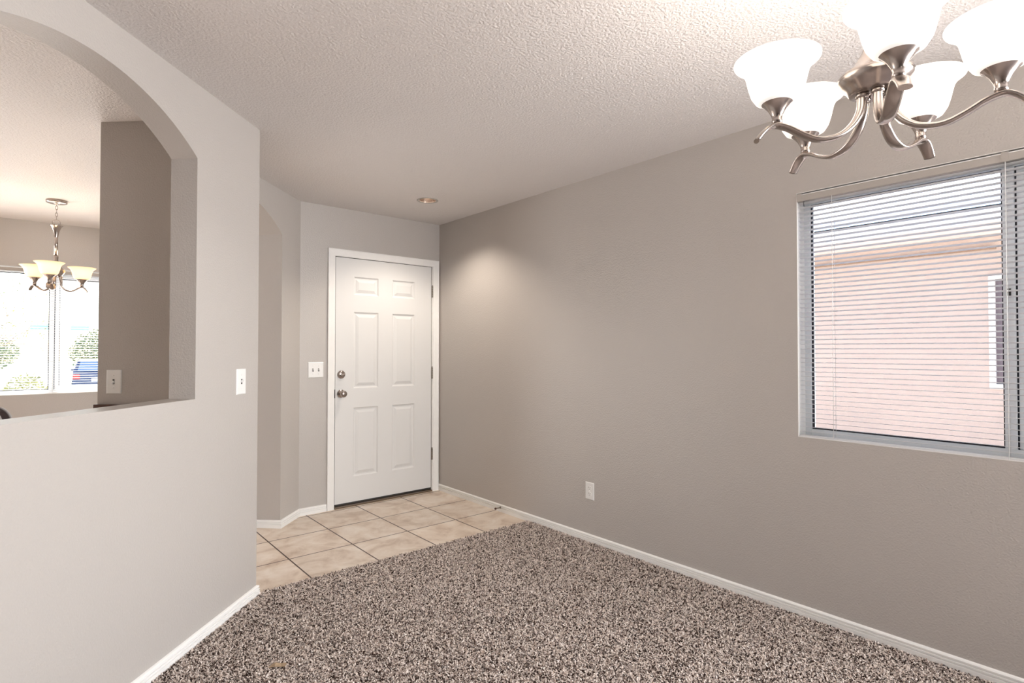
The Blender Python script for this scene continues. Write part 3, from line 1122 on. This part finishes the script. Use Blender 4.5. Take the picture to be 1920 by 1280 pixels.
def chair():
    """upholstered dining chair; local +y is the way it faces, back at y = 0"""
    c = Vector((-0.062, 3.766, 0))
    dx = Vector((-rt.x, -rt.y, 0)).normalized()
    ang = math.atan2(-dx.y, -dx.x)
    t = thing('dining_chair', 'dark leather dining chair with pale piping in the kitchen at the left edge', 'chair', c + dx * 0.235, ang)
    bk = MB()
    out = []
    w, ztop, zbot, rad = 0.235, 1.005, 0.42, 0.07
    for k in range(9):
        a = PI / 2 * k / 8
        out.append((w - rad + rad * math.cos(a), ztop - rad + rad * math.sin(a)))
    pts = [(w, zbot)] + out + [(-x, z) for x, z in out[::-1]] + [(-w, zbot)]
    n = len(pts)

    def yb(z):
        return -0.10 * max(0, (z - 0.45)) / 0.55
    V = [(x, yb(z) - 0.028, z) for x, z in pts] + [(x, yb(z) + 0.028, z) for x, z in pts]
    bk.add(V, [tuple(range(n)), tuple(range(n, 2 * n))] + [(i, (i + 1) % n, n + (i + 1) % n, n + i) for i in range(n)])
    back = bk.build('backrest', 'leather', t, 0.012)
    for sy in (-0.029, 0.029):
        MB().sweep([(x, yb(z) + sy, z) for x, z in pts], 0.0045, 8, side=(0, 1, 0)).build('piping', 'piping', back)
    MB().box(-0.235, 0.235, 0.03, 0.47, 0.40, 0.49).build('seat', 'leather', t, 0.02)
    for x in (-0.205, 0.205):
        for y in (-0.0, 0.43):
            MB().sweep([(x, y - (0.05 if y == 0 else -0.01), 0.0), (x, y, 0.42)], [0.014, 0.022], 4).build('leg', 'wood', t)


chair()

# ------------------------------------------------------------------ outside, right: the neighbour's house
XN, XE = 6.5, 5.9
nh = thing('neighbor_house', 'pink stucco neighbouring house seen through the right window', 'house', (XN, 0, 0))
h = MB()
ny0, ny1, nz0, nz1 = -0.55, 1.035, 0.945, 1.972
for q in ((-7, ny0, -0.3, 2.335), (ny1, 9, -0.3, 2.335), (ny0, ny1, -0.3, nz0), (ny0, ny1, nz1, 2.335)):
    h.box(0, 0.25, q[0], q[1], q[2], q[3])
h.build('stucco_wall', 'stucco', nh)
MB().box(-0.025, 0, 0.978, 9, 2.197, 2.220).build('wall_trim', 'stucco_trim', nh)
MB().box(XE - XN + 0.02, 0.25, -7, 9, 2.335, 2.36).build('soffit', 'soffit', nh)
MB().box(XE - XN, XE - XN + 0.02, -7, 9, 2.335, 2.452).build('fascia', 'fascia', nh)
MB().box(XE - XN - 0.005, XE - XN + 0.02, -7, 9, 2.452, 2.476).build('drip_edge', 'gasket', nh)
rf = MB()
rf.add([(XE - XN - 0.03, -7, 2.476), (XE - XN - 0.03, 9, 2.476), (XE - XN - 0.03, 9, 2.55), (XE - XN - 0.03, -7, 2.55), (3.0, -7, 3.65), (3.0, 9, 3.65), (3.0, -7, 3.57), (3.0, 9, 3.57)],
       [(0, 1, 2, 3), (3, 2, 5, 4), (0, 1, 7, 6), (0, 3, 4, 6), (1, 2, 5, 7), (4, 5, 7, 6)])
rf.build('tile_roof', 'rooftile', nh)
wf = MB()
for q in ((ny0, ny1, nz1 - 0.045, nz1), (ny0, ny1, nz0, nz0 + 0.045), (ny0, ny0 + 0.045, nz0 + 0.045, nz1 - 0.045), (ny1 - 0.045, ny1, nz0 + 0.045, nz1 - 0.045), (0.22, 0.26, nz0 + 0.045, nz1 - 0.045)):
    wf.box(-0.012, 0.06, *q)
wfr = wf.build('window_frame', 'fascia', nh)
MB().box(0.02, 0.026, ny0 + 0.045, ny1 - 0.045, nz0 + 0.045, nz1 - 0.045).build('window_screen', 'screen', wfr)


# ------------------------------------------------------------------ outside ground
def gz(y):
    return -0.15 - 0.62 * min(1.0, max(0.0, (y - 7.0) / 24.0))


g = MB()
ys = [-40, -4, 7, 31, 120]
for a, b_ in zip(ys[:-1], ys[1:]):
    g.quad((-60, a, gz(a)), (60, a, gz(a)), (60, b_, gz(b_)), (-60, b_, gz(b_)))
o = g.build('ground', 'gravel')
struct(o, 'pale gravel yard outside the windows')
o = MB().box(-60, 60, 29.5, 42, gz(42) - 0.05, gz(42) + 0.06).build('street', 'asphalt')
struct(o, 'pale street beyond the front yard')


def foliage(seed, center, rad, count, size):
    rng = random.Random(seed)
    b = MB()
    for _ in range(count):
        while True:
            p = Vector((rng.uniform(-1, 1), rng.uniform(-1, 1), rng.uniform(-1, 1)))
            if 0.25 < p.length < 1:
                break
        q = Vector(center) + Vector((p.x * rad[0], p.y * rad[1], p.z * rad[2]))
        u = Vector((rng.gauss(0, 1), rng.gauss(0, 1), rng.gauss(0, 1))).normalized()
        w = u.orthogonal().normalized()
        s = size * rng.uniform(0.6, 1.3)
        b.add([q - u * s, q + w * s * 0.4, q + u * s, q - w * s * 0.4], [(0, 1, 2, 3)])
    return b


sh = thing('shrub', 'olive green shrub just outside the kitchen window', 'shrub', (-0.13, 9.6, gz(9.6)))
foliage(3, (0, 0, 0.62), (0.30, 0.30, 0.60), 1500, 0.035).build('foliage', 'leaf', sh)
st_ = MB()
for a in range(5):
    an = a * 1.256
    st_.sweep([(0, 0, 0), (0.08 * math.cos(an), 0.08 * math.sin(an), 0.4), (0.2 * math.cos(an), 0.2 * math.sin(an), 0.95)], [0.015, 0.01, 0.004], 6)
st_.build('stem', 'bark', sh)


def bare_tree():
    t = thing('bare_tree', 'thin branched tree in the front yard beyond the kitchen window', 'tree', (-0.95, 14.0, gz(14)))
    rng = random.Random(11)
    tr = MB().sweep([(0, 0, 0), (0.05, 0, 0.8), (0.02, 0.05, 1.6)], [0.09, 0.07, 0.055], 8).build('trunk', 'bark', t)
    b = MB()

    def grow(p, d, length, r, lev):
        pts, q, dd = [p], p.copy(), d.copy()
        for _ in range(5):
            dd = (dd + Vector((rng.gauss(0, 0.25), rng.gauss(0, 0.25), rng.gauss(0, 0.18) - 0.02))).normalized()
            q = q + dd * length / 5
            pts.append(q.copy())
        b.sweep(pts, [r * (1 - 0.15 * i) for i in range(6)], 5)
        if lev > 0:
            for k in range(4):
                s = pts[rng.randint(2, 5)]
                nd = (dd + Vector((rng.gauss(0, 0.7), rng.gauss(0, 0.7), rng.gauss(0, 0.5)))).normalized()
                grow(s, nd, length * 0.62, r * 0.5, lev - 1)
    for k in range(7):
        a = k * 0.9
        grow(Vector((0.02, 0.05, 1.35 + 0.04 * k)), Vector((math.cos(a), math.sin(a), 0.45)).normalized(), 1.0, 0.016, 2)
    b.build('branches', 'bark', t)
    foliage(12, (0.1, 0, 2.3), (1.2, 1.2, 0.7), 700, 0.03).build('foliage', 'leaf', t)


bare_tree()

for (x, y, w_, hh, sd, lab) in ((3.6, 46, 2.2, 1.7, 21, 'dull green rounded tree across the street beyond the car'),
                                (-3.4, 50, 2.4, 1.4, 22, 'low pale green tree across the street left of the window mullion')):
    t = thing('roadside_tree', lab, 'tree', (x, y, gz(y)), group='trees across the street')
    foliage(sd, (0, 0, 1.9), (w_, 1.6, hh), 2600, 0.13).build('foliage', 'leaf_far', t)
    MB().sweep([(0, 0, 0), (0.05, 0, 1.0), (0, 0.05, 2.0)], [0.16, 0.12, 0.08], 8).build('trunk', 'bark', t)


def car():
    """local: x across, front towards -y"""
    t = thing('parked_car', 'dark blue car parked on the street seen through the kitchen window', 'car', (2.17, 33.0, gz(33) + 0.065), math.radians(176))
    prof = [(-2.15, 0.28), (-2.18, 0.55), (-2.08, 0.80), (-1.75, 0.92), (-0.85, 1.0), (-0.35, 1.42), (0.3, 1.56), (1.6, 1.52), (2.02, 1.02), (2.14, 0.92), (2.18, 0.5), (2.1, 0.28)]
    b = MB()
    n = len(prof)
    V = []
    for x, k in ((-0.88, 0), (-0.93, 1), (0.93, 1), (0.88, 0)):
        for y, z in prof:
            xx = x
            if z > 1.05:
                xx = x * (1 - 0.34 * (z - 1.0))
            V.append((xx, y * (1.0 if k else 0.985), z if k else z * 0.99 + 0.004))
    F = [tuple(range(n)), tuple(range(3 * n, 4 * n))]
    for r in range(3):
        F += [(r * n + i, r * n + (i + 1) % n, (r + 1) * n + (i + 1) % n, (r + 1) * n + i) for i in range(n)]
    b.add(V, F)
    body = b.build('body', 'carpaint', t, 0.03)
    ws = MB()
    ws.add([(-0.78, -0.83, 1.03), (0.78, -0.83, 1.03), (0.66, -0.385, 1.405), (-0.66, -0.385, 1.405), (-0.78, -0.80, 1.0), (0.78, -0.80, 1.0), (0.66, -0.35, 1.38), (-0.66, -0.35, 1.38)],
           [(0, 1, 2, 3), (4, 5, 6, 7), (0, 1, 5, 4), (1, 2, 6, 5), (2, 3, 7, 6), (3, 0, 4, 7)])
    ws.build('windshield', 'carglass', t)
    rw = MB()
    rw.add([(-0.76, 2.018, 1.06), (0.76, 2.018, 1.06), (0.66, 1.655, 1.485), (-0.66, 1.655, 1.485), (-0.76, 1.97, 1.06), (0.76, 1.97, 1.06), (0.66, 1.60, 1.485), (-0.66, 1.60, 1.485)],
           [(0, 1, 2, 3), (4, 5, 6, 7), (0, 1, 5, 4), (1, 2, 6, 5), (2, 3, 7, 6), (3, 0, 4, 7)])
    rw.build('rear_window', 'carglass', t)
    MB().box(-0.92, 0.92, 2.12, 2.25, 0.32, 0.52).build('rear_bumper', 'carpaint', t, 0.03)
    MB().box(-0.26, 0.26, 2.165, 2.185, 0.62, 0.75).build('license_plate', 'headlight', t)
    for sx in (-1, 1):
        MB().box(min(sx * 0.66, sx * 0.92), max(sx * 0.66, sx * 0.92), 2.08, 2.18, 0.72, 0.94).build('tail_light', 'taillight', t, 0.02)
        s = MB()
        s.add([(sx * 0.925, -0.55, 1.03), (sx * 0.925, 1.55, 1.03), (sx * 0.80, 1.2, 1.38), (sx * 0.80, -0.25, 1.38), (sx * 0.90, -0.55, 1.03), (sx * 0.90, 1.55, 1.03), (sx * 0.775, 1.2, 1.38), (sx * 0.775, -0.25, 1.38)],
              [(0, 1, 2, 3), (4, 5, 6, 7), (0, 1, 5, 4), (1, 2, 6, 5), (2, 3, 7, 6), (3, 0, 4, 7)])
        s.build('side_window', 'carglass', t)
        MB().box(min(sx * 0.55, sx * 0.86), max(sx * 0.55, sx * 0.86), -2.20, -2.05, 0.62, 0.76).build('headlight', 'headlight', t, 0.02)
        MB().box(min(sx * 0.92, sx * 1.08), max(sx * 0.92, sx * 1.08), -0.72, -0.62, 0.98, 1.1).build('mirror', 'carpaint', t, 0.02)
        for y in (-1.35, 1.35):
            MB().lathe([(0, 0), (0.30, 0), (0.325, 0.03), (0.325, 0.19), (0.30, 0.21), (0, 0.21)], (sx * 0.97, y, 0.325), (-sx, 0, 0), 28).build('wheel', 'tyre', t)
    MB().box(-0.5, 0.5, -2.205, -2.1, 0.60, 0.74).build('grille', 'gasket', t)
    MB().box(-0.9, 0.9, -2.24, -2.1, 0.30, 0.48).build('bumper', 'rooftile', t, 0.03)


car()

sg = thing('street_sign', 'small teal street sign on a pole across the yard', 'sign', (0.42, 27.0, gz(27)))
MB().lathe([(0, 0), (0.03, 0), (0.03, 3.0), (0, 3.0)], (0, 0, 0), seg=10).build('pole', 'nickel_dark', sg)
for dx_ in (-0.42, 0.75):
    MB().box(dx_ - 0.28, dx_ + 0.28, -0.015, 0.015, 2.72, 2.92).build('sign_blade', 'teal', sg)
MB().box(-0.42, 0.75, -0.012, 0.012, 2.925, 2.945).build('sign_arm', 'nickel_dark', sg)
